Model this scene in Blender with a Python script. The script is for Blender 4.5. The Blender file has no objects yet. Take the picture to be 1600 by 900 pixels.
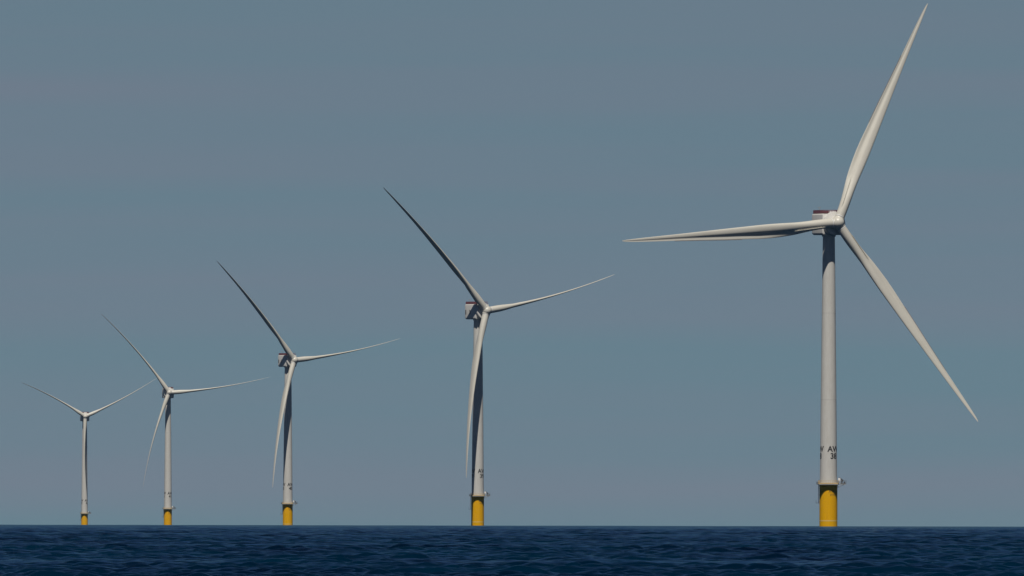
import bpy, bmesh, math, random
import numpy as np
from mathutils import Vector, Matrix

random.seed(7)
rng = np.random.default_rng(11)
S = bpy.context.scene
COL = S.collection
R = math.radians

# ------------------------------------------------------------------ constants
EARTH = 7.43e6                       # effective earth radius with refraction
CAM_H = 2.25
F_PX = 24550.0                       # focal length in photo pixels (1600 wide)
HUB_Z = 96.55
DECK_Z = 13.6
SUN_EL, SUN_AZ = 59.0, 6.5           # sun behind the camera, a little to the left


def drop(d):
    return -d * d / (2 * EARTH)


# ------------------------------------------------------------------ materials
def new_mat(name):
    m = bpy.data.materials.new(name)
    m.use_nodes = True
    nt = m.node_tree
    return m, nt, nt.nodes['Principled BSDF']


def weathered(name, col, dirt, rough=0.4, scale=0.35, amount=0.3, streak=6.0, spec=0.5):
    m, nt, p = new_mat(name)
    N, L = nt.nodes, nt.links
    tc = N.new('ShaderNodeTexCoord')
    mp = N.new('ShaderNodeMapping')
    mp.inputs['Scale'].default_value = (streak * scale, streak * scale, scale)
    n1 = N.new('ShaderNodeTexNoise')
    n1.inputs['Scale'].default_value = 1.0
    n1.inputs['Detail'].default_value = 6
    n1.inputs['Roughness'].default_value = 0.6
    L.new(tc.outputs['Object'], mp.inputs[0])
    L.new(mp.outputs[0], n1.inputs['Vector'])
    r = N.new('ShaderNodeValToRGB')
    r.color_ramp.elements[0].position = 0.42
    r.color_ramp.elements[1].position = 0.78
    r.color_ramp.elements[0].color = (0, 0, 0, 1)
    r.color_ramp.elements[1].color = (amount, amount, amount, 1)
    L.new(n1.outputs[0], r.inputs[0])
    mx = N.new('ShaderNodeMix')
    mx.data_type = 'RGBA'
    mx.inputs[6].default_value = (*col, 1)
    mx.inputs[7].default_value = (*dirt, 1)
    L.new(r.outputs[0], mx.inputs[0])
    L.new(mx.outputs[2], p.inputs['Base Color'])
    n2 = N.new('ShaderNodeTexNoise')
    n2.inputs['Scale'].default_value = 0.8
    n2.inputs['Detail'].default_value = 4
    L.new(tc.outputs['Object'], n2.inputs['Vector'])
    mr = N.new('ShaderNodeMapRange')
    mr.inputs['To Min'].default_value = rough - 0.08
    mr.inputs['To Max'].default_value = rough + 0.12
    L.new(n2.outputs[0], mr.inputs['Value'])
    L.new(mr.outputs[0], p.inputs['Roughness'])
    p.inputs['Specular IOR Level'].default_value = spec
    return m


M_TOWER = weathered('tower_paint', (0.60, 0.59, 0.56), (0.46, 0.43, 0.38), 0.42, amount=0.5)
M_BLADE = weathered('blade_gelcoat', (0.61, 0.59, 0.53), (0.53, 0.50, 0.43), 0.36, scale=0.12, amount=0.5, streak=4)
M_NAC = weathered('nacelle_paint', (0.64, 0.63, 0.61), (0.52, 0.50, 0.46), 0.4)
M_YELLOW = weathered('yellow_paint', (0.78, 0.41, 0.003), (0.62, 0.30, 0.008), 0.5, scale=0.5, amount=0.5, spec=0.12)
M_BAND = weathered('pale_band_paint', (0.70, 0.58, 0.25), (0.5, 0.42, 0.2), 0.5)
M_DECK = weathered('galvanised_steel', (0.30, 0.29, 0.27), (0.2, 0.17, 0.14), 0.5)
M_STEEL = weathered('weathered_steel', (0.13, 0.13, 0.135), (0.1, 0.08, 0.07), 0.5)
M_RAIL = weathered('cream_rail_paint', (0.62, 0.43, 0.17), (0.35, 0.26, 0.16), 0.5)
M_DARK = weathered('dark_steel', (0.06, 0.06, 0.065), (0.09, 0.07, 0.05), 0.5)
M_RED = weathered('red_netting_paint', (0.17, 0.06, 0.08), (0.12, 0.05, 0.06), 0.5)
M_WHITE = weathered('white_cabinet_paint', (0.78, 0.78, 0.78), (0.6, 0.6, 0.58), 0.4)
M_INK = weathered('black_lettering', (0.012, 0.013, 0.018), (0.02, 0.02, 0.022), 0.5)
M_YINK = weathered('faded_lettering', (0.20, 0.11, 0.02), (0.26, 0.14, 0.02), 0.5)
M_SEAL = weathered('rubber_seal', (0.05, 0.05, 0.055), (0.07, 0.065, 0.06), 0.6)


# ------------------------------------------------------------------ mesh helpers
def mesh_from(name, verts, faces, smooth=True, mat=None):
    me = bpy.data.meshes.new(name)
    me.from_pydata([tuple(v) for v in verts], [], faces)
    me.update()
    if smooth:
        me.polygons.foreach_set('use_smooth', [True] * len(me.polygons))
    if mat:
        me.materials.append(mat)
    return me


def bm_done(bm, name, mat, smooth=False, angle=None):
    bmesh.ops.recalc_face_normals(bm, faces=bm.faces)
    me = bpy.data.meshes.new(name)
    bm.to_mesh(me)
    bm.free()
    me.materials.append(mat)
    if smooth:
        me.polygons.foreach_set('use_smooth', [True] * len(me.polygons))
        if angle is not None:
            me.set_sharp_from_angle(angle=R(angle))
    return me


def link(name, me, parent=None, mat4=None, loc=None, rotz=None):
    o = bpy.data.objects.new(name, me)
    COL.objects.link(o)
    if parent:
        o.parent = parent
    if mat4 is not None:
        o.matrix_local = mat4
    if loc is not None:
        o.location = loc
    if rotz is not None:
        o.rotation_euler = (0, 0, rotz)
    return o


def box(bm, c, s, rot=None, bevel=0.0):
    m = Matrix.Translation(c)
    if rot is not None:
        m = m @ rot
    r = bmesh.ops.create_cube(bm, size=1.0, matrix=m @ Matrix.Diagonal((s[0], s[1], s[2], 1)))
    if bevel:
        ed = set(e for v in r['verts'] for e in v.link_edges)
        bmesh.ops.bevel(bm, geom=list(ed), offset=bevel, segments=2, affect='EDGES', profile=0.6)


def tube(bm, a, b, r, seg=6):
    a, b = Vector(a), Vector(b)
    d = b - a
    q = d.to_track_quat('Z', 'Y').to_matrix().to_4x4()
    bmesh.ops.create_cone(bm, cap_ends=True, segments=seg, radius1=r, radius2=r, depth=d.length,
                          matrix=Matrix.Translation((a + b) / 2) @ q)


def lathe(profile, seg=64, closed=True):
    """profile [(r,z)...] revolved round z; returns verts, faces"""
    v, f = [], []
    n = len(profile)
    for (r, z) in profile:
        for k in range(seg):
            t = 2 * math.pi * k / seg
            v.append((r * math.cos(t), r * math.sin(t), z))
    for i in range(n - 1):
        for k in range(seg):
            k2 = (k + 1) % seg
            f.append((i * seg + k, i * seg + k2, (i + 1) * seg + k2, (i + 1) * seg + k))
    if closed:
        f.append(tuple(range(seg))[::-1])
        f.append(tuple((n - 1) * seg + k for k in range(seg)))
    return v, f


def lathe_mesh(name, profile, mat, seg=64, angle=30):
    v, f = lathe(profile, seg)
    me = mesh_from(name, v, f, True, mat)
    me.set_sharp_from_angle(angle=R(angle))
    return me


def ring_mesh(name, r_in, r_out, z0, z1, mat, seg=64):
    prof = [(r_in, z0), (r_out, z0), (r_out, z1), (r_in, z1), (r_in, z0)]
    v, f = lathe(prof, seg, closed=False)
    me = mesh_from(name, v, f, True, mat)
    me.set_sharp_from_angle(angle=R(30))
    return me


# ------------------------------------------------------------------ lettering wrapped on a round tower
def text_points(body, size, bold=0.02, squeeze=1.0):
    cu = bpy.data.curves.new('lettering', 'FONT')
    cu.body = body
    cu.size = size
    cu.align_x = 'CENTER'
    cu.offset = bold
    cu.space_line = 0.88
    cu.resolution_u = 3
    ob = bpy.data.objects.new('lettering', cu)
    COL.objects.link(ob)
    dg = bpy.context.evaluated_depsgraph_get()
    me = bpy.data.meshes.new_from_object(ob.evaluated_get(dg))
    bpy.data.objects.remove(ob)
    bpy.data.curves.remove(cu)
    for v in me.vertices:
        v.co.x *= squeeze
    return me


def wrap_text(body, size, z_top, radius_at, phi, mat, bold=0.02, squeeze=1.0):
    """phi: angle to the right of the direction facing the viewer (-Y)"""
    me = text_points(body, size, bold, squeeze)
    bm = bmesh.new()
    bm.from_mesh(me)
    bpy.data.meshes.remove(me)
    xs = [v.co.x for v in bm.verts]
    x = min(xs) + 0.14
    while x < max(xs):
        bmesh.ops.bisect_plane(bm, geom=bm.verts[:] + bm.edges[:] + bm.faces[:], plane_co=(x, 0, 0), plane_no=(1, 0, 0))
        x += 0.14
    ytop = max(v.co.y for v in bm.verts)
    for v in bm.verts:
        z = z_top + v.co.y - ytop
        r0 = radius_at(z)
        a = phi + v.co.x / r0
        r1 = r0 + 0.012
        v.co = (r1 * math.sin(a), -r1 * math.cos(a), z)
    bmesh.ops.triangulate(bm, faces=bm.faces[:])
    me = bpy.data.meshes.new('marking')
    bm.to_mesh(me)
    bm.free()
    me.materials.append(mat)
    return me


# ------------------------------------------------------------------ wind turbine pieces
TP_R = 2.86
NAC_BOT = HUB_Z - 3.75
NAC_TOP = HUB_Z + 2.95


def tower_r(z):
    t = (z - DECK_Z) / (NAC_BOT - DECK_Z)
    return 2.76 + (1.93 - 2.76) * t ** 1.05


def make_tower():
    prof = []
    zs = list(np.linspace(DECK_Z, NAC_BOT + 0.05, 40))
    seams = [DECK_Z + 27.0, DECK_Z + 54.5]
    for s in seams:
        zs += [s - 0.09, s - 0.08, s + 0.08, s + 0.09]
    zs.sort()
    for z in zs:
        r = tower_r(z)
        if any(abs(z - s) <= 0.081 for s in seams):
            r += 0.03
        prof.append((r, z))
    prof[0:1] = [(2.92, DECK_Z + 0.02), (2.92, DECK_Z + 0.22), (2.76, DECK_Z + 0.23)]
    return lathe_mesh('tower', prof, M_TOWER, 72, 40)


def make_tp():
    prof = [(TP_R, -9.0), (TP_R, DECK_Z - 0.9), (TP_R + 0.1, DECK_Z - 0.85), (TP_R + 0.1, DECK_Z - 0.3)]
    return lathe_mesh('transition_piece', prof, M_YELLOW, 72, 30)


DECK_PTS = [(3.3, -2.6), (3.0, -3.95), (-3.0, -3.95), (-3.3, -2.6), (-3.3, 2.4), (-2.2, 3.6), (2.2, 3.6), (3.3, 2.4)]


def make_deck():
    bm = bmesh.new()
    lo = [bm.verts.new((x, y, DECK_Z - 0.26)) for x, y in DECK_PTS]
    hi = [bm.verts.new((x, y, DECK_Z)) for x, y in DECK_PTS]
    n = len(lo)
    bm.faces.new(lo)
    bm.faces.new(hi)
    for k in range(n):
        bm.faces.new((lo[k], lo[(k + 1) % n], hi[(k + 1) % n], hi[k]))
    box(bm, (4.35, 0.2, DECK_Z - 0.10), (2.5, 2.6, 0.18))
    for y in (-0.9, 1.3):
        tube(bm, (2.9, y, DECK_Z - 1.1), (5.0, y, DECK_Z - 0.18), 0.07)
    return bm_done(bm, 'work_platform', M_DECK)


def make_deck_rail():
    bm = bmesh.new()
    # goes round the deck, open where the lay-down wing joins on the right
    cs = [(3.22, -1.1)] + [(x * 0.975, y * 0.985) for x, y in DECK_PTS] + [(3.22, 1.5)]
    pts = []
    for a, b in zip(cs, cs[1:]):
        a, b = Vector(a), Vector(b)
        n = max(1, round((b - a).length / 0.6))
        pts += [tuple(a.lerp(b, k / n)) for k in range(n)]
    pts.append(cs[-1])
    for i, (x, y) in enumerate(pts):
        tube(bm, (x, y, DECK_Z - 0.02), (x, y, DECK_Z + 1.1), 0.04, 5)
    for z in (0.55, 1.1):
        for i in range(len(pts) - 1):
            tube(bm, (*pts[i], DECK_Z + z), (*pts[i + 1], DECK_Z + z), 0.035, 5)
    for i in range(len(pts) - 1):
        a, b = Vector((*pts[i], DECK_Z + 0.14)), Vector((*pts[i + 1], DECK_Z + 0.14))
        d = b - a
        box(bm, (a + b) / 2, (d.length, 0.02, 0.3), Matrix.Rotation(math.atan2(d.y, d.x), 4, 'Z'))
    return bm_done(bm, 'railing', M_RAIL)


def make_wing_rail():
    bm = bmesh.new()
    pts = [(3.2, -1.05), (4.1, -1.05), (5.0, -1.05), (5.6, -1.05), (5.6, 0.2), (5.6, 1.45), (5.0, 1.45), (4.1, 1.45), (3.2, 1.45)]
    for x, y in pts:
        tube(bm, (x, y, DECK_Z - 0.02), (x, y, DECK_Z + 1.1), 0.045, 5)
    for z in (0.5, 1.1):
        for i in range(len(pts) - 1):
            tube(bm, (*pts[i], DECK_Z + z), (*pts[i + 1], DECK_Z + z), 0.04, 5)
    box(bm, (4.65, -1.05, DECK_Z + 0.1), (1.9, 0.03, 0.2))
    return bm_done(bm, 'railing', M_STEEL)


def make_crane():
    bm = bmesh.new()
    tube(bm, (4.35, 0.9, DECK_Z), (4.35, 0.9, DECK_Z + 1.5), 0.14, 10)
    tube(bm, (4.35, 0.9, DECK_Z + 1.45), (3.4, 0.7, DECK_Z + 2.05), 0.1, 8)
    tube(bm, (4.35, 0.9, DECK_Z + 1.0), (3.85, 0.8, DECK_Z + 1.76), 0.06, 6)
    box(bm, (4.45, 0.9, DECK_Z + 1.1), (0.6, 0.5, 0.55), bevel=0.04)
    tube(bm, (5.1, 0.2, DECK_Z), (5.1, 0.2, DECK_Z + 0.75), 0.22, 10)
    tube(bm, (4.35, 0.9, DECK_Z + 0.12), (5.1, 0.2, DECK_Z + 0.12), 0.1, 8)
    return bm_done(bm, 'davit_crane', M_DARK)


def make_cabinet():
    bm = bmesh.new()
    box(bm, (3.42, -0.45, DECK_Z + 1.35), (0.72, 0.7, 1.0), bevel=0.05)
    for sx in (-0.25, 0.25):
        for sy in (-0.25, 0.25):
            tube(bm, (3.42 + sx, -0.45 + sy, DECK_Z), (3.42 + sx, -0.45 + sy, DECK_Z + 0.9), 0.05, 6)
    return bm_done(bm, 'equipment_cabinet', M_WHITE)


def make_ladder():
    bm = bmesh.new()
    z0, z1 = DECK_Z - 6.2, DECK_Z + 0.6
    cx = -TP_R - 0.32
    for y in (-0.35, 0.35):
        tube(bm, (cx, y, z0), (cx, y, z1), 0.07, 6)
    z = z0 + 0.2
    while z < z1:
        tube(bm, (cx, -0.35, z), (cx, 0.35, z), 0.035, 5)
        z += 0.35
    for z in (z0 + 0.6, z0 + 2.6, z0 + 4.6):
        for y in (-0.35, 0.35):
            tube(bm, (cx, y, z), (-TP_R + 0.05, y * 0.8, z), 0.06, 6)
    # safety back plate and small rest landing at the foot
    box(bm, (cx + 0.12, 0, (z0 + z1) / 2), (0.05, 0.62, z1 - z0 - 0.2))
    box(bm, (cx - 0.25, 0, z0 + 0.1), (1.1, 1.3, 0.12))
    for y in (-0.6, 0.6):
        tube(bm, (cx - 0.75, y, z0 + 0.1), (cx - 0.75, y, z0 + 1.0), 0.05, 6)
    tube(bm, (cx - 0.75, -0.6, z0 + 1.0), (cx - 0.75, 0.6, z0 + 1.0), 0.05, 6)
    box(bm, (-3.62, -0.1, DECK_Z + 0.25), (0.3, 0.9, 0.9))
    box(bm, (-3.4, -0.1, DECK_Z - 0.12), (0.5, 0.9, 0.1))
    return bm_done(bm, 'access_ladder', M_DARK)


def make_fender():
    bm = bmesh.new()
    for x in (-0.75, 0.75):
        tube(bm, (x, TP_R + 0.75, -5.0), (x, TP_R + 0.75, 6.5), 0.22, 10)
        for z in (-1.0, 2.4, 5.8):
            tube(bm, (x, TP_R + 0.75, z), (x, TP_R - 0.3, z), 0.12, 8)
    z = -3.0
    while z < 6.4:
        tube(bm, (-0.3, TP_R + 0.6, z), (0.3, TP_R + 0.6, z), 0.04, 5)
        z += 0.5
    for x in (-0.3, 0.3):
        tube(bm, (x, TP_R + 0.6, -3.0), (x, TP_R + 0.6, 6.5), 0.05, 6)
    return bm_done(bm, 'boat_landing', M_YELLOW)


# nacelle: local frame x = towards the hub, z up, origin on the tower axis at hub height
NB, NF, NW = -5.1, 3.2, 3.75


def make_nacelle():
    bm = bmesh.new()
    ys = []
    # rounded-rectangle section swept along x with rounded lower rear edge
    def section(w, zb, zt, rb, rt, n=6):
        pts = []
        for (cx, cz, r, a0) in ((w - rb, zb + rb, rb, -90), (w - rt, zt - rt, rt, 0), (-w + rt, zt - rt, rt, 90), (-w + rb, zb + rb, rb, 180)):
            for k in range(n + 1):
                a = R(a0 + 90 * k / n)
                pts.append((cx + r * math.cos(a), cz + r * math.sin(a)))
        return pts
    zb, zt = -3.75, 2.95
    st = [(NB, 0.30, 0.75, 0.28), (NB + 0.10, 0.14, 0.42, 0.12), (NB + 0.35, 0.04, 0.14, 0.03), (NB + 0.8, 0, 0, 0), (NF - 0.3, 0, 0, 0), (NF - 0.08, 0.04, 0.06, 0.04), (NF, 0.16, 0.2, 0.16)]
    rows = []
    for (x, dw, db, dt) in st:
        rows.append([bm.verts.new((x, y, z)) for (y, z) in section(NW - dw, zb + db, zt - dt, 0.7, 0.35)])
    n = len(rows[0])
    for a, b in zip(rows, rows[1:]):
        for k in range(n):
            bm.faces.new((a[k], a[(k + 1) % n], b[(k + 1) % n], b[k]))
    bm.faces.new(rows[0][::-1])
    bm.faces.new(rows[-1])
    return bm_done(bm, 'nacelle', M_NAC, True, 35)


def make_yaw_collar():
    return lathe_mesh('yaw_collar', [(1.9, NAC_BOT - 0.55), (2.2, NAC_BOT - 0.5), (2.25, NAC_BOT + 0.03)], M_NAC, 48, 25)


def make_vent():
    # both sides: dark upright louvre slots let into thin frames
    bm = bmesh.new()
    box(bm, (0, 0, 0), (0.62, 0.05, 2.0))
    for k in range(9):
        box(bm, (0, 0.0, -0.85 + k * 0.21), (0.60, 0.07, 0.04), Matrix.Rotation(R(25), 4, 'X'))
    return bm_done(bm, 'vent', M_DARK)


def make_helideck():
    """hoist platform on the nacelle roof"""
    bm = bmesh.new()
    z = 2.955
    box(bm, ((NB + NF) / 2, 0, z + 0.085), (NF - NB - 0.1, 2 * NW - 1.0, 0.12))
    for x in (NB + 0.5, (NB + NF) / 2, NF - 0.6):
        for y in (-2.6, 2.6):
            tube(bm, (x, y, z - 0.05), (x, y, z + 0.1), 0.12, 8)
    return bm_done(bm, 'hoist_platform', M_DECK)


def make_heli_rail():
    bm = bmesh.new()
    z0, z1 = 3.13, 4.15
    x0, x1, w = NB + 0.2, NF - 0.05, NW - 0.62
    cs = [(x0, -w), (x1, -w), (x1, w), (x0, w)]
    for i in range(4):
        a, b = Vector((*cs[i], 0)), Vector((*cs[(i + 1) % 4], 0))
        n = 7
        for k in range(n):
            p = a.lerp(b, k / n)
            tube(bm, (p.x, p.y, z0 - 0.03), (p.x, p.y, z1), 0.05, 6)
        for z in (z1, (z0 + z1) / 2, z0 + 0.05):
            tube(bm, (a.x, a.y, z), (b.x, b.y, z), 0.05, 6)
    return bm_done(bm, 'railing', M_RED)


def make_heli_panels():
    """netting screen round the sides and the rear, one folded strip"""
    z0, z1 = 3.16, 4.08
    x0, x1, w = NB + 0.12, NF - 2.6, NW - 0.54
    path = [(x1, -w), (x0, -w), (x0, w), (x1, w)]
    ins = [(x1, -w + 0.04), (x0 + 0.04, -w + 0.04), (x0 + 0.04, w - 0.04), (x1, w - 0.04)]
    bm = bmesh.new()
    rows = []
    for (a, b) in zip(path, ins):
        rows.append([bm.verts.new((a[0], a[1], z0)), bm.verts.new((a[0], a[1], z1)), bm.verts.new((b[0], b[1], z1)), bm.verts.new((b[0], b[1], z0))])
    for p, q in zip(rows, rows[1:]):
        for k in range(4):
            bm.faces.new((p[k], p[(k + 1) % 4], q[(k + 1) % 4], q[k]))
    bm.faces.new(rows[0])
    bm.faces.new(rows[-1])
    return bm_done(bm, 'netting_screen', M_RED)


def make_cooler():
    bm = bmesh.new()
    box(bm, (1.35, 0.6, 3.55), (0.9, 2.2, 0.7), bevel=0.08)
    return bm_done(bm, 'roof_unit', M_WHITE)


def make_hood():
    bm = bmesh.new()
    box(bm, (NF + 0.16, -1.2, 2.25), (0.42, 1.5, 0.6), bevel=0.1)
    return bm_done(bm, 'front_hood', M_WHITE)


def make_mast():
    bm = bmesh.new()
    tube(bm, (NB + 0.4, -1.2, 3.0), (NB + 0.4, -1.2, 5.4), 0.05, 6)
    tube(bm, (NB + 0.4, -1.6, 5.0), (NB + 0.4, -0.8, 5.0), 0.035, 6)
    for y in (-1.6, -0.8):
        tube(bm, (NB + 0.4, y, 5.0), (NB + 0.4, y, 5.3), 0.07, 6)
    return bm_done(bm, 'wind_sensor', M_DECK)


def make_generator():
    # lathe round z; z = along rotor axis with 0 at the hub centre
    return lathe_mesh('generator', [(3.2, -4.2), (3.6, -4.1), (3.72, -3.8), (3.72, -2.15), (3.58, -1.9), (2.6, -1.75), (2.02, -1.6)], M_NAC, 64, 25)


HUB_R = 2.38


def make_hub(angles):
    """spinner: body of revolution about z (z = upwind) with three sockets; one mesh by boolean-free welding"""
    prof = [(1.85, -1.75), (2.0, -1.6), (2.06, -0.9), (2.06, 0.1)]
    for k in range(1, 12):
        t = k / 12 * math.pi / 2
        prof.append((2.06 * math.cos(t), 0.1 + 2.25 * math.sin(t)))
    prof.append((0.02, 2.355))
    bm = bmesh.new()
    v, f = lathe(prof, 64, True)
    vs = [bm.verts.new(p) for p in v]
    for q in f:
        bm.faces.new([vs[i] for i in q])
    for th in angles:
        d = Vector((math.sin(th), math.cos(th), 0))
        q = d.to_track_quat('Z', 'Y').to_matrix().to_4x4()
        prof2 = [(1.66, 0.9), (1.62, 1.6), (1.57, 1.82), (1.50, 1.92)]
        v2, f2 = lathe(prof2, 48, True)
        vv = [bm.verts.new((q @ Vector(p).to_4d()).to_3d()) for p in v2]
        for g in f2:
            bm.faces.new([vv[i] for i in g])
    return bm_done(bm, 'hub', M_BLADE, True, 35)


# ------------------------------------------------------------------ blade
BL = 77.0
R0 = 2.0
C_R = [0, 2.0, 5, 8, 11, 14, 17, 20, 24, 28, 33, 40, 48, 56, 63, 69, 73, 75.5, 76.6, 77]
C_C = [3.0, 3.0, 3.05, 3.22, 3.45, 3.8, 4.15, 4.4, 4.55, 4.4, 4.0, 3.5, 2.8, 2.15, 1.7, 1.28, 0.92, 0.62, 0.34, 0.06]


def smooth(a, b, x):
    t = min(1, max(0, (x - a) / (b - a)))
    return t * t * (3 - 2 * t)


def blade_section(r, bend, lf=1.0):
    c = float(np.interp(r, C_R, C_C))
    w = smooth(3.0, 16.0, r)                       # circle -> airfoil
    tk = float(np.interp(r, [3, 10, 16, 24, 35, 55, 77], [1.0, 0.66, 0.45, 0.31, 0.25, 0.20, 0.17]))
    tw = R(float(np.interp(r, [3, 8, 16, 26, 40, 60, 77], [14, 14, 11, 7.5, 4, 1, -1])))
    u = r / BL
    n = 40
    pts = []
    for k in range(n):
        a = 2 * math.pi * k / n                    # 0 = TE, goes over the pressure side to LE and back
        s = 0.5 + 0.5 * math.cos(a)                # 1 at TE, 0 at LE
        up = math.sin(a) >= 0
        yc = 0.5 * c * math.sin(a)
        th = 5 * tk * (0.2969 * math.sqrt(s) - 0.126 * s - 0.3516 * s * s + 0.2843 * s ** 3 - 0.1036 * s ** 4)
        cusp = math.sin(math.pi * min(1, max(0, (s - 0.42) / 0.58))) ** 2
        if up:
            ya = th * 0.92 - (0.035 + 0.20 * tk) * cusp * (0.25 + 0.75 * smooth(13, 30, r))
        else:
            ya = -th * 1.05
        ya *= c
        y = yc * (1 - w) + ya * w
        xo = (0.5 * (1 - w) + 0.30 * w)
        x = (s - xo) * c
        X = x * math.cos(tw) - y * math.sin(tw) * 0 + 0
        # twist turns the leading edge upwind
        X = x * math.cos(tw) + y * math.sin(tw)
        Y = -x * math.sin(tw) + y * math.cos(tw)
        pts.append((X, Y + bend * u * u, R0 + (r - R0) * lf))
    return pts


def make_blade(bend, lf):
    rs = list(np.linspace(R0, 30, 34)) + list(np.linspace(31, 70, 34)) + [71.5, 73, 74.2, 75.2, 75.9, 76.4, 76.8, 77.0]
    v, f = [], []
    n = 40
    for r in rs:
        v += blade_section(r, bend, lf)
    for i in range(len(rs) - 1):
        for k in range(n):
            k2 = (k + 1) % n
            f.append((i * n + k, i * n + k2, (i + 1) * n + k2, (i + 1) * n + k))
    f.append(tuple(range(n))[::-1])
    f.append(tuple((len(rs) - 1) * n + k for k in range(n)))
    me = mesh_from('blade', v, f, True, M_BLADE)
    me.set_sharp_from_angle(angle=R(50))
    return me


def make_strake(bend, lf):
    """thin spoiler ridge standing on the pressure side of the blade root"""
    bm = bmesh.new()
    prev = None
    for r in np.linspace(5.0, 15.5, 18):
        sec = blade_section(r, bend, lf)
        # pressure-side point about two thirds back
        ps = sorted((q[0], q[1]) for q in sec[1:20])
        x, z = 1.0 + 0.045 * (r - 5), sec[0][2]
        y = float(np.interp(x, [q[0] for q in ps], [q[1] for q in ps]))
        h = 0.26 * min(1, (r - 4.9) / 1.5, (15.6 - r) / 1.5) + 0.03
        ring = [bm.verts.new((x - 0.05, y - 0.12, z)), bm.verts.new((x + 0.05, y - 0.12, z)),
                bm.verts.new((x + 0.13, y + h, z)), bm.verts.new((x + 0.05, y + h, z))]
        if prev:
            for k in range(4):
                bm.faces.new((prev[k], prev[(k + 1) % 4], ring[(k + 1) % 4], ring[k]))
        else:
            bm.faces.new(ring)
        prev = ring
    bm.faces.new(prev)
    return bm_done(bm, 'root_spoiler', M_BLADE)


def make_serration(bend, lf):
    """toothed strip on the trailing edge, outer half"""
    bm = bmesh.new()
    r = 34.0
    prev = None
    while r < 58:
        sec = blade_section(r, bend, lf)
        te = Vector(sec[0])
        ring = []
        for dx, dy in ((-0.06, 0.02), (0.0, 0.02), (0.0, -0.02), (-0.06, -0.02)):
            ring.append(te + Vector((dx, dy, 0)))
        sec2 = blade_section(r + 0.34, bend, lf)
        te2 = Vector(sec2[0])
        base = [bm.verts.new(te + Vector((-0.05, 0.03, 0))), bm.verts.new(te + Vector((-0.05, -0.03, 0))),
                bm.verts.new(te2 + Vector((-0.05, -0.03, 0))), bm.verts.new(te2 + Vector((-0.05, 0.03, 0)))]
        tipv = bm.verts.new((te + te2) / 2 + Vector((0.26, 0, 0)))
        bm.faces.new(base)
        for k in range(4):
            bm.faces.new((base[k], base[(k + 1) % 4], tipv))
        r += 0.36
    bmesh.ops.remove_doubles(bm, verts=bm.verts, dist=0.03)
    return bm_done(bm, 'edge_serration', M_SERR)


M_SERR = weathered('serration_plastic', (0.20, 0.15, 0.12), (0.28, 0.2, 0.15), 0.5)

ME = dict(tower=make_tower(), tp=make_tp(), deck=make_deck(), rail=make_deck_rail(), wrail=make_wing_rail(),
          crane=make_crane(), cab=make_cabinet(), ladder=make_ladder(), fender=make_fender(), nac=make_nacelle(),
          yaw=make_yaw_collar(), vent=make_vent(), heli=make_helideck(), hrail=make_heli_rail(), hpan=make_heli_panels(),
          cooler=make_cooler(), hood=make_hood(), gen=make_generator(), mast=make_mast(),
          collar=ring_mesh('root_collar', 1.40, 1.56, 2.02, 2.24, M_WHITE, 48),
          seal=ring_mesh('root_seal', 1.35, 1.50, 1.90, 2.03, M_SEAL, 48),
          band=ring_mesh('white_band', TP_R - 0.05, TP_R + 0.02, 1.75, 2.0, M_BAND, 72))

OVER, TILT = 6.5, R(5)


def axis_frame(psi):
    a = Vector((math.sin(psi) * math.cos(TILT), -math.cos(psi) * math.cos(TILT), math.sin(TILT)))
    h = Vector((math.cos(psi), math.sin(psi), 0))
    u = h.cross(-a)
    if u.z < 0:
        u = -u
    return a, h, u


def rot4(cx, cy, cz, loc):
    m = Matrix((cx, cy, cz)).transposed().to_4x4()
    m.translation = loc
    return m


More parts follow.
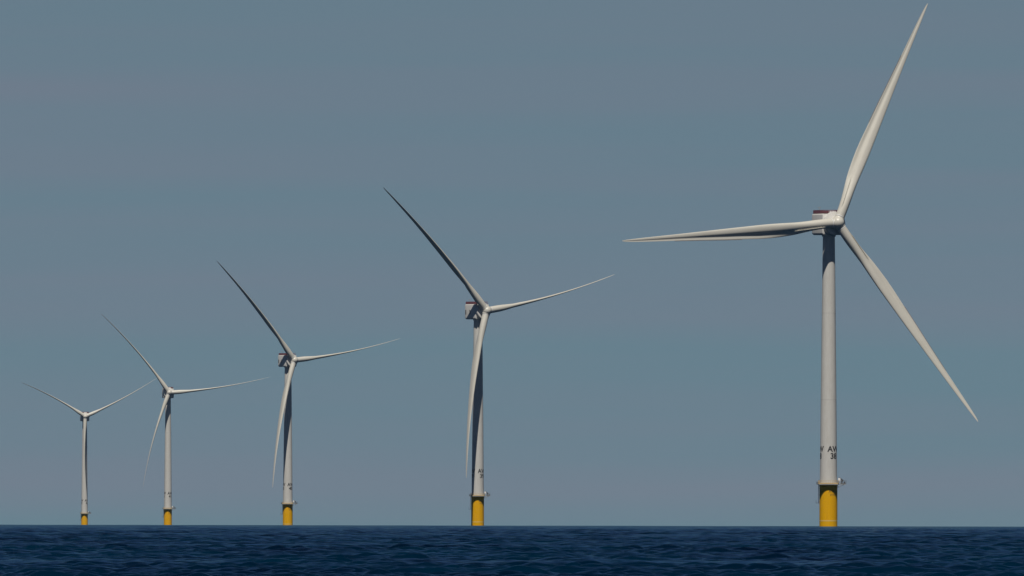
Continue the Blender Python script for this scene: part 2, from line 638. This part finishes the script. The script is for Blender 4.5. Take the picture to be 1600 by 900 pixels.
def build_turbine(spec):
    D = spec['dist']
    x = (spec['px'] - 800) / F_PX * D
    root = bpy.data.objects.new('wind_turbine', None)
    COL.objects.link(root)
    root.empty_display_size = 5
    root.location = (x, D, drop(math.hypot(x, D)) + spec.get('dz', 0))
    root['label'] = spec['label']
    root['category'] = 'wind turbine'
    root['group'] = 'row of white offshore wind turbines'
    psi = R(spec['psi'])
    rz = Matrix.Rotation(R(spec.get('base_rot', 0)), 4, 'Z')

    tower = link('tower', ME['tower'], root)
    for k in range(3):
        me = wrap_text('AW\n' + spec['num'], 2.55, 25.65, tower_r, R(spec['txt'] + 120 * k), M_INK, 0.07, 0.96)
        link('marking', me, tower)
    tp = link('transition_piece', ME['tp'], root)
    link('pale_band', ME['band'], tp)
    link('access_ladder', ME['ladder'], tp, rz)
    link('boat_landing', ME['fender'], tp, rz)
    for k in range(3):
        me = wrap_text('AW' + spec['num'] + '\nVW1', 1.25, DECK_Z - 1.95, lambda z: TP_R, R(spec['txt'] - 4 + 120 * k), M_YINK, 0.012, 1.0)
        link('marking', me, tp)
    deck = link('work_platform', ME['deck'], root, rz)
    link('railing', ME['rail'], deck)
    link('railing', ME['wrail'], deck)
    link('davit_crane', ME['crane'], root, rz)
    link('equipment_cabinet', ME['cab'], root, rz)

    # nacelle, yawed
    yaw = Matrix.Translation((0, 0, HUB_Z)) @ Matrix.Rotation(psi - math.pi / 2, 4, 'Z')
    nac = link('nacelle', ME['nac'], root, yaw)
    link('yaw_collar', ME['yaw'], root)
    for sy in (-1, 1):
        for vx in (-1.05, NB + 0.95):
            link('vent', ME['vent'], nac, loc=(vx, sy * (NW + 0.01), -0.55))
    link('hoist_platform', ME['heli'], nac)
    link('railing', ME['hrail'], nac)
    link('netting_screen', ME['hpan'], nac)
    link('roof_unit', ME['cooler'], nac)
    link('front_hood', ME['hood'], nac)
    link('wind_sensor', ME['mast'], nac)

    a, h, u = axis_frame(psi)
    hub_c = Vector((math.sin(psi) * OVER, -math.cos(psi) * OVER, HUB_Z + 0.1))
    # frame for bodies of revolution: x = h, y = u, z = a  (h x u = a)
    fr = rot4(h, u, a, hub_c)
    link('generator', ME['gen'], root, fr)
    angs = [R(spec['theta'] + 120 * k + spec['dth'][k]) for k in range(3)]
    hub = link('hub', make_hub(angs), root, fr)
    cone = R(spec['cone'])
    p = R(spec['pitch'])
    for k in range(3):
        th = angs[k]
        er = h * math.sin(th) + u * math.cos(th)
        ec = h * math.cos(th) - u * math.sin(th)
        le0 = ec
        Rr = (er * math.cos(cone) + a * math.sin(cone)).normalized()
        ac = (a * math.cos(cone) - er * math.sin(cone)).normalized()
        P = ac * math.cos(p) - ec * math.sin(p)
        LE = ec * math.cos(p) + ac * math.sin(p)
        fm = rot4(-LE, P, Rr, hub_c)
        b = link('blade', make_blade(spec['bend'][k], spec['lf'][k]), root, fm)
        link('root_collar', ME['collar'], b)
        link('root_seal', ME['seal'], b)
        link('root_spoiler', make_strake(spec['bend'][k], spec['lf'][k]), b)
        if spec['near']:
            link('edge_serration', make_serration(spec['bend'][k], spec['lf'][k]), b)
    return root


SPECS = [
    dict(px=1295.0, dist=5000, psi=24, theta=25, dth=(0, 0, 0), bend=(3, 3, 3), lf=(1.005, 1.015, 1.012), cone=1, pitch=3, num='38', txt=38, near=True,
         label='tallest white wind turbine, marked AW 38, with broad blades, right end of the row'),
    dict(px=747.0, dist=7052, psi=36, theta=-42.5, dth=(2.8, 4.2, 1.2), bend=(7, 6.5, 8.5), lf=(1.0, 0.955, 1.0), cone=0.5, pitch=86, num='39', txt=47, near=False,
         label='second tallest wind turbine, marked AW 39, lowest blade hanging across its tower'),
    dict(px=450.3, dist=9090, dz=-0.3, psi=34, theta=-39.5, dth=(2.4, 4.4, 1.2), bend=(7.5, 6.5, 8), lf=(1.0, 0.955, 1.0), cone=2, pitch=86, num='40', txt=42, near=False,
         label='middle wind turbine of the five, marked AW 40, lowest blade just left of its tower'),
    dict(px=263.0, dist=11240, dz=0.2, psi=9, theta=-37.5, dth=(2.2, 4.2, 0.7), bend=(8, 7, 8.5), lf=(0.97, 0.95, 0.93), cone=3, pitch=83, num='41', txt=42, near=False,
         label='distant wind turbine marked AW 41, its lowest blade swung out left of the tower'),
    dict(px=132.8, dist=13480, dz=0.4, psi=6, theta=-56.5, dth=(0.5, 3.0, 0), bend=(7, 6, 6), lf=(0.80, 0.91, 0.98), cone=2.5, pitch=80, num='42', txt=52, near=False,
         label='farthest and smallest wind turbine, at the left end of the row, blades forming a Y'),
]
for sp in SPECS:
    build_turbine(sp)


# ------------------------------------------------------------------ sea: one curved sheet with real waves
def build_sea():
    # azimuth columns: fine in the middle, coarse outside
    fine = np.arange(-2.8, 2.8001, 0.0105)
    out = 2.8 * (1.09 ** np.arange(1, 60))
    out = np.append(out[out < 170], 180.0)
    az = np.radians(np.concatenate([-out[::-1], fine, out]))
    rr = [0.4, 3.0, 8.0, 15.0]
    while rr[-1] < 17000:
        r = rr[-1]
        if r < 380:
            st = max(0.9, r * 0.012)
        elif r < 6600:
            st = 0.0006 * r
        else:
            st = 0.02 * r
        rr.append(r + st)
    rr = np.array(rr)
    nr, na = len(rr), len(az)
    Rg, Ag = np.meshgrid(rr, az, indexing='ij')
    X = (Rg * np.sin(Ag)).ravel()
    Y = (Rg * np.cos(Ag)).ravel()
    Rf = Rg.ravel()
    spacing = np.where(Rf < 380, np.maximum(0.9, 0.012 * Rf), np.where(Rf < 6600, 0.0006 * Rf, 0.02 * Rf))
    Z = np.zeros_like(X)
    # gust patches: slow variation of the chop height, stretched along x
    def waves(lams, slope, dirs, grp=False):
        z = np.zeros_like(X)
        for lam, s, d in zip(lams, slope, dirs):
            kx, ky = math.sin(d) * 2 * math.pi / lam, math.cos(d) * 2 * math.pi / lam
            ph = kx * X + ky * Y + rng.uniform(0, 6.28)
            w = np.clip((lam / spacing - 2.0) / 1.5, 0, 1)
            sn = np.sin(ph)
            z += w * (s * lam / 6.283) * (sn + 0.22 * np.cos(2 * ph))
        return z
    n = 96
    lams = np.exp(rng.uniform(math.log(0.5), math.log(6.5), n))
    dirs = rng.normal(math.radians(38), 0.75, n)
    sl = 0.078 * lams ** -0.54
    chop = waves(lams, sl, dirs)
    lams2 = np.exp(rng.uniform(math.log(16), math.log(60), 14))
    swell = waves(lams2, 0.003 * np.ones(14), rng.normal(math.radians(10), 0.35, 14))
    gust = np.zeros_like(X)
    for q in range(9):
        lam = math.exp(rng.uniform(math.log(60), math.log(420)))
        d = rng.normal(0, 0.5)
        gust += np.sin((math.sin(d) * X * 0.6 + math.cos(d) * Y) * 6.283 / lam + rng.uniform(0, 6.28))
    gust = gust / 3.0
    amp = np.clip(0.95 + 0.32 * gust, 0.4, 1.6)
    # a long calm slick crossing the view
    yc = 705 + 7 * np.sin(X / 23.0) + 4 * np.sin(X / 9.1 + 1.0)
    calm = np.exp(-((Y - yc) / 46.0) ** 2) * np.clip(0.75 + 0.35 * np.sin(X / 5.3) + 0.25 * np.sin(X / 2.1 + 2), 0, 1)
    amp *= 1 - 0.88 * calm
    Z = chop * amp + swell - Rf ** 2 / (2 * EARTH)
    co = np.empty(nr * na * 3, dtype=np.float32)
    co[0::3], co[1::3], co[2::3] = X, Y, Z
    me = bpy.data.meshes.new('sea')
    me.vertices.add(nr * na)
    me.vertices.foreach_set('co', co)
    i = (np.arange(nr - 1)[:, None] * na + np.arange(na - 1)[None, :]).ravel()
    q = np.stack([i, i + 1, i + 1 + na, i + na], 1)[:, ::-1].ravel().astype(np.int32)
    nf = (nr - 1) * (na - 1)
    me.loops.add(nf * 4)
    me.loops.foreach_set('vertex_index', q)
    me.polygons.add(nf)
    me.polygons.foreach_set('loop_start', np.arange(0, nf * 4, 4, dtype=np.int32))
    me.polygons.foreach_set('use_smooth', np.ones(nf, dtype=bool))
    me.update(calc_edges=False)
    at = me.attributes.new('calm', 'FLOAT', 'POINT')
    at.data.foreach_set('value', calm.astype(np.float32))
    # make sure it faces up
    if me.polygons[nf // 2].normal.z < 0:
        me.flip_normals()
    m, nt, p = new_mat('sea_water')
    N, L = nt.nodes, nt.links
    tc = N.new('ShaderNodeTexCoord')
    n1 = N.new('ShaderNodeTexNoise')
    n1.inputs['Scale'].default_value = 1.0
    n1.inputs['Detail'].default_value = 4
    mp1 = N.new('ShaderNodeMapping')
    mp1.inputs['Scale'].default_value = (0.11, 0.008, 0.0)
    L.new(tc.outputs['Object'], mp1.inputs[0])
    L.new(mp1.outputs[0], n1.inputs['Vector'])
    r1 = N.new('ShaderNodeMapRange')
    r1.inputs['From Min'].default_value = 0.32
    r1.inputs['From Max'].default_value = 0.62
    L.new(n1.outputs[0], r1.inputs['Value'])
    mx = N.new('ShaderNodeMix')
    mx.data_type = 'RGBA'
    mx.inputs[6].default_value = (0.0002, 0.0048, 0.017, 1)
    mx.inputs[7].default_value = (0.0003, 0.0135, 0.033, 1)
    L.new(r1.outputs[0], mx.inputs[0])
    # water: light coming back out of the deep body + sky reflected at the surface
    N.remove(p)
    body = N.new('ShaderNodeBsdfDiffuse')
    gl = N.new('ShaderNodeBsdfGlossy')
    gl.inputs['Color'].default_value = (0.60, 0.86, 1.0, 1)
    gl.inputs['Roughness'].default_value = 0.07
    fr = N.new('ShaderNodeFresnel')
    fr.inputs['IOR'].default_value = 1.2
    fm = N.new('ShaderNodeMapRange')
    fm.inputs['From Min'].default_value = 0.22
    fm.inputs['From Max'].default_value = 0.7
    fm.inputs['To Min'].default_value = 0.0
    fm.inputs['To Max'].default_value = 0.45
    L.new(fr.outputs[0], fm.inputs['Value'])
    ms = N.new('ShaderNodeMixShader')
    L.new(fm.outputs[0], ms.inputs[0])
    L.new(body.outputs[0], ms.inputs[1])
    L.new(gl.outputs[0], ms.inputs[2])
    L.new(ms.outputs[0], N['Material Output'].inputs['Surface'])
    L.new(mx.outputs[2], body.inputs['Color'])
    n2 = N.new('ShaderNodeTexNoise')
    n2.inputs['Scale'].default_value = 2.6
    n2.inputs['Detail'].default_value = 5
    n2.inputs['Roughness'].default_value = 0.6
    L.new(tc.outputs['Object'], n2.inputs['Vector'])
    bp = N.new('ShaderNodeBump')
    ca = N.new('ShaderNodeAttribute')
    ca.attribute_name = 'calm'
    cm = N.new('ShaderNodeMapRange')
    cm.inputs['To Min'].default_value = 0.16
    cm.inputs['To Max'].default_value = 0.08
    L.new(ca.outputs['Fac'], cm.inputs['Value'])
    L.new(cm.outputs[0], bp.inputs['Strength'])
    bp.inputs['Distance'].default_value = 0.2
    L.new(n2.outputs[0], bp.inputs['Height'])
    for q in (body, gl, fr):
        L.new(bp.outputs[0], q.inputs['Normal'])
    me.materials.append(m)
    o = link('sea', me)
    o['kind'] = 'structure'
    return o


build_sea()

# ------------------------------------------------------------------ haze
HAZE = 0.45e-5
if HAZE > 0:
    bm = bmesh.new()
    zb, zt = drop(17500) - 2.0, 190.0
    box(bm, (0, 0, (zb + zt) / 2), (35000, 35000, zt - zb))
    m = bpy.data.materials.new('sea_haze')
    m.use_nodes = True
    nt = m.node_tree
    nt.nodes.remove(nt.nodes['Principled BSDF'])
    pv = nt.nodes.new('ShaderNodeVolumePrincipled')
    pv.inputs['Color'].default_value = (0.62, 0.74, 0.84, 1)
    pv.inputs['Density'].default_value = HAZE
    pv.inputs['Anisotropy'].default_value = 0.0
    nt.links.new(pv.outputs[0], nt.nodes['Material Output'].inputs['Volume'])
    o = link('haze', bm_done(bm, 'haze', m))
    o['kind'] = 'stuff'

# ------------------------------------------------------------------ sky and sun
W = bpy.data.worlds.new('World')
S.world = W
W.use_nodes = True
nt = W.node_tree
N, L = nt.nodes, nt.links
bg = N['Background']
sky = N.new('ShaderNodeTexSky')
sky.sky_type = 'NISHITA'
sky.sun_disc = False
sky.sun_elevation = R(SUN_EL)
sky.sun_rotation = R(180 + SUN_AZ)
sky.air_density = 0.2
sky.dust_density = 0.05
sky.ozone_density = 3.0
tc = N.new('ShaderNodeTexCoord')
mp = N.new('ShaderNodeMapping')
mp.inputs['Scale'].default_value = (6, 6, 170)
nz = N.new('ShaderNodeTexNoise')
nz.inputs['Scale'].default_value = 1.0
nz.inputs['Detail'].default_value = 3
nz.inputs['Roughness'].default_value = 0.45
L.new(tc.outputs['Generated'], mp.inputs[0])
L.new(mp.outputs[0], nz.inputs['Vector'])
rp = N.new('ShaderNodeValToRGB')
rp.color_ramp.elements[0].position = 0.38
rp.color_ramp.elements[0].color = (0.935, 1.015, 1.0, 1)
rp.color_ramp.elements[1].position = 0.66
rp.color_ramp.elements[1].color = (1.16, 0.985, 0.995, 1)
L.new(nz.outputs[0], rp.inputs[0])
mul = N.new('ShaderNodeMix')
mul.data_type = 'RGBA'
mul.blend_type = 'MULTIPLY'
mul.inputs[0].default_value = 1.0
# thin high veil that evens out the sky towards the horizon
sep = N.new('ShaderNodeSeparateXYZ')
L.new(tc.outputs['Generated'], sep.inputs[0])
vr = N.new('ShaderNodeMapRange')
vr.interpolation_type = 'SMOOTHSTEP'
vr.inputs['From Min'].default_value = 0.042
vr.inputs['From Max'].default_value = 0.085
vr.inputs['To Min'].default_value = 0.85
vr.inputs['To Max'].default_value = 0.0
L.new(sep.outputs['Z'], vr.inputs['Value'])
veil = N.new('ShaderNodeMix')
veil.data_type = 'RGBA'
veil.inputs[7].default_value = (2.68, 4.06, 4.85, 1)
L.new(vr.outputs[0], veil.inputs[0])
L.new(sky.outputs[0], veil.inputs[6])
L.new(veil.outputs[2], mul.inputs[6])
L.new(rp.outputs[0], mul.inputs[7])
L.new(mul.outputs[2], bg.inputs['Color'])
bg.inputs['Strength'].default_value = 0.05

sd = bpy.data.lights.new('sun', 'SUN')
sd.energy = 3.85
sd.angle = R(0.53)
sd.color = (1.0, 0.945, 0.85)
so = bpy.data.objects.new('sun', sd)
COL.objects.link(so)
d = Vector((-math.sin(R(SUN_AZ)) * math.cos(R(SUN_EL)), -math.cos(R(SUN_AZ)) * math.cos(R(SUN_EL)), math.sin(R(SUN_EL))))
so.rotation_euler = d.to_track_quat('Z', 'Y').to_euler()
so.location = (0, -50, 400)

# ------------------------------------------------------------------ camera
cd = bpy.data.cameras.new('camera')
cd.sensor_width = 36.0
cd.lens = F_PX / 1600 * 36.0
cd.clip_start = 1.0
cd.clip_end = 60000
cam = bpy.data.objects.new('camera', cd)
COL.objects.link(cam)
dip = math.sqrt(2 * CAM_H / EARTH)
pitch = (821.7 - 450) / F_PX - dip
cam.matrix_world = Matrix.Translation((0, 0, CAM_H)) @ Matrix.Rotation(math.pi / 2 + pitch, 4, 'X') @ Matrix.Rotation(R(0.11), 4, 'Z')
S.camera = cam

S.render.engine = 'CYCLES'
S.cycles.use_denoising = True
S.cycles.max_bounces = 6
S.cycles.caustics_reflective = False
S.cycles.caustics_refractive = False
S.cycles.volume_bounces = 1
S.view_settings.view_transform = 'Standard'
S.view_settings.look = 'None'
S.view_settings.exposure = 0.0
S.view_settings.gamma = 1.0
S.view_settings.use_curve_mapping = False
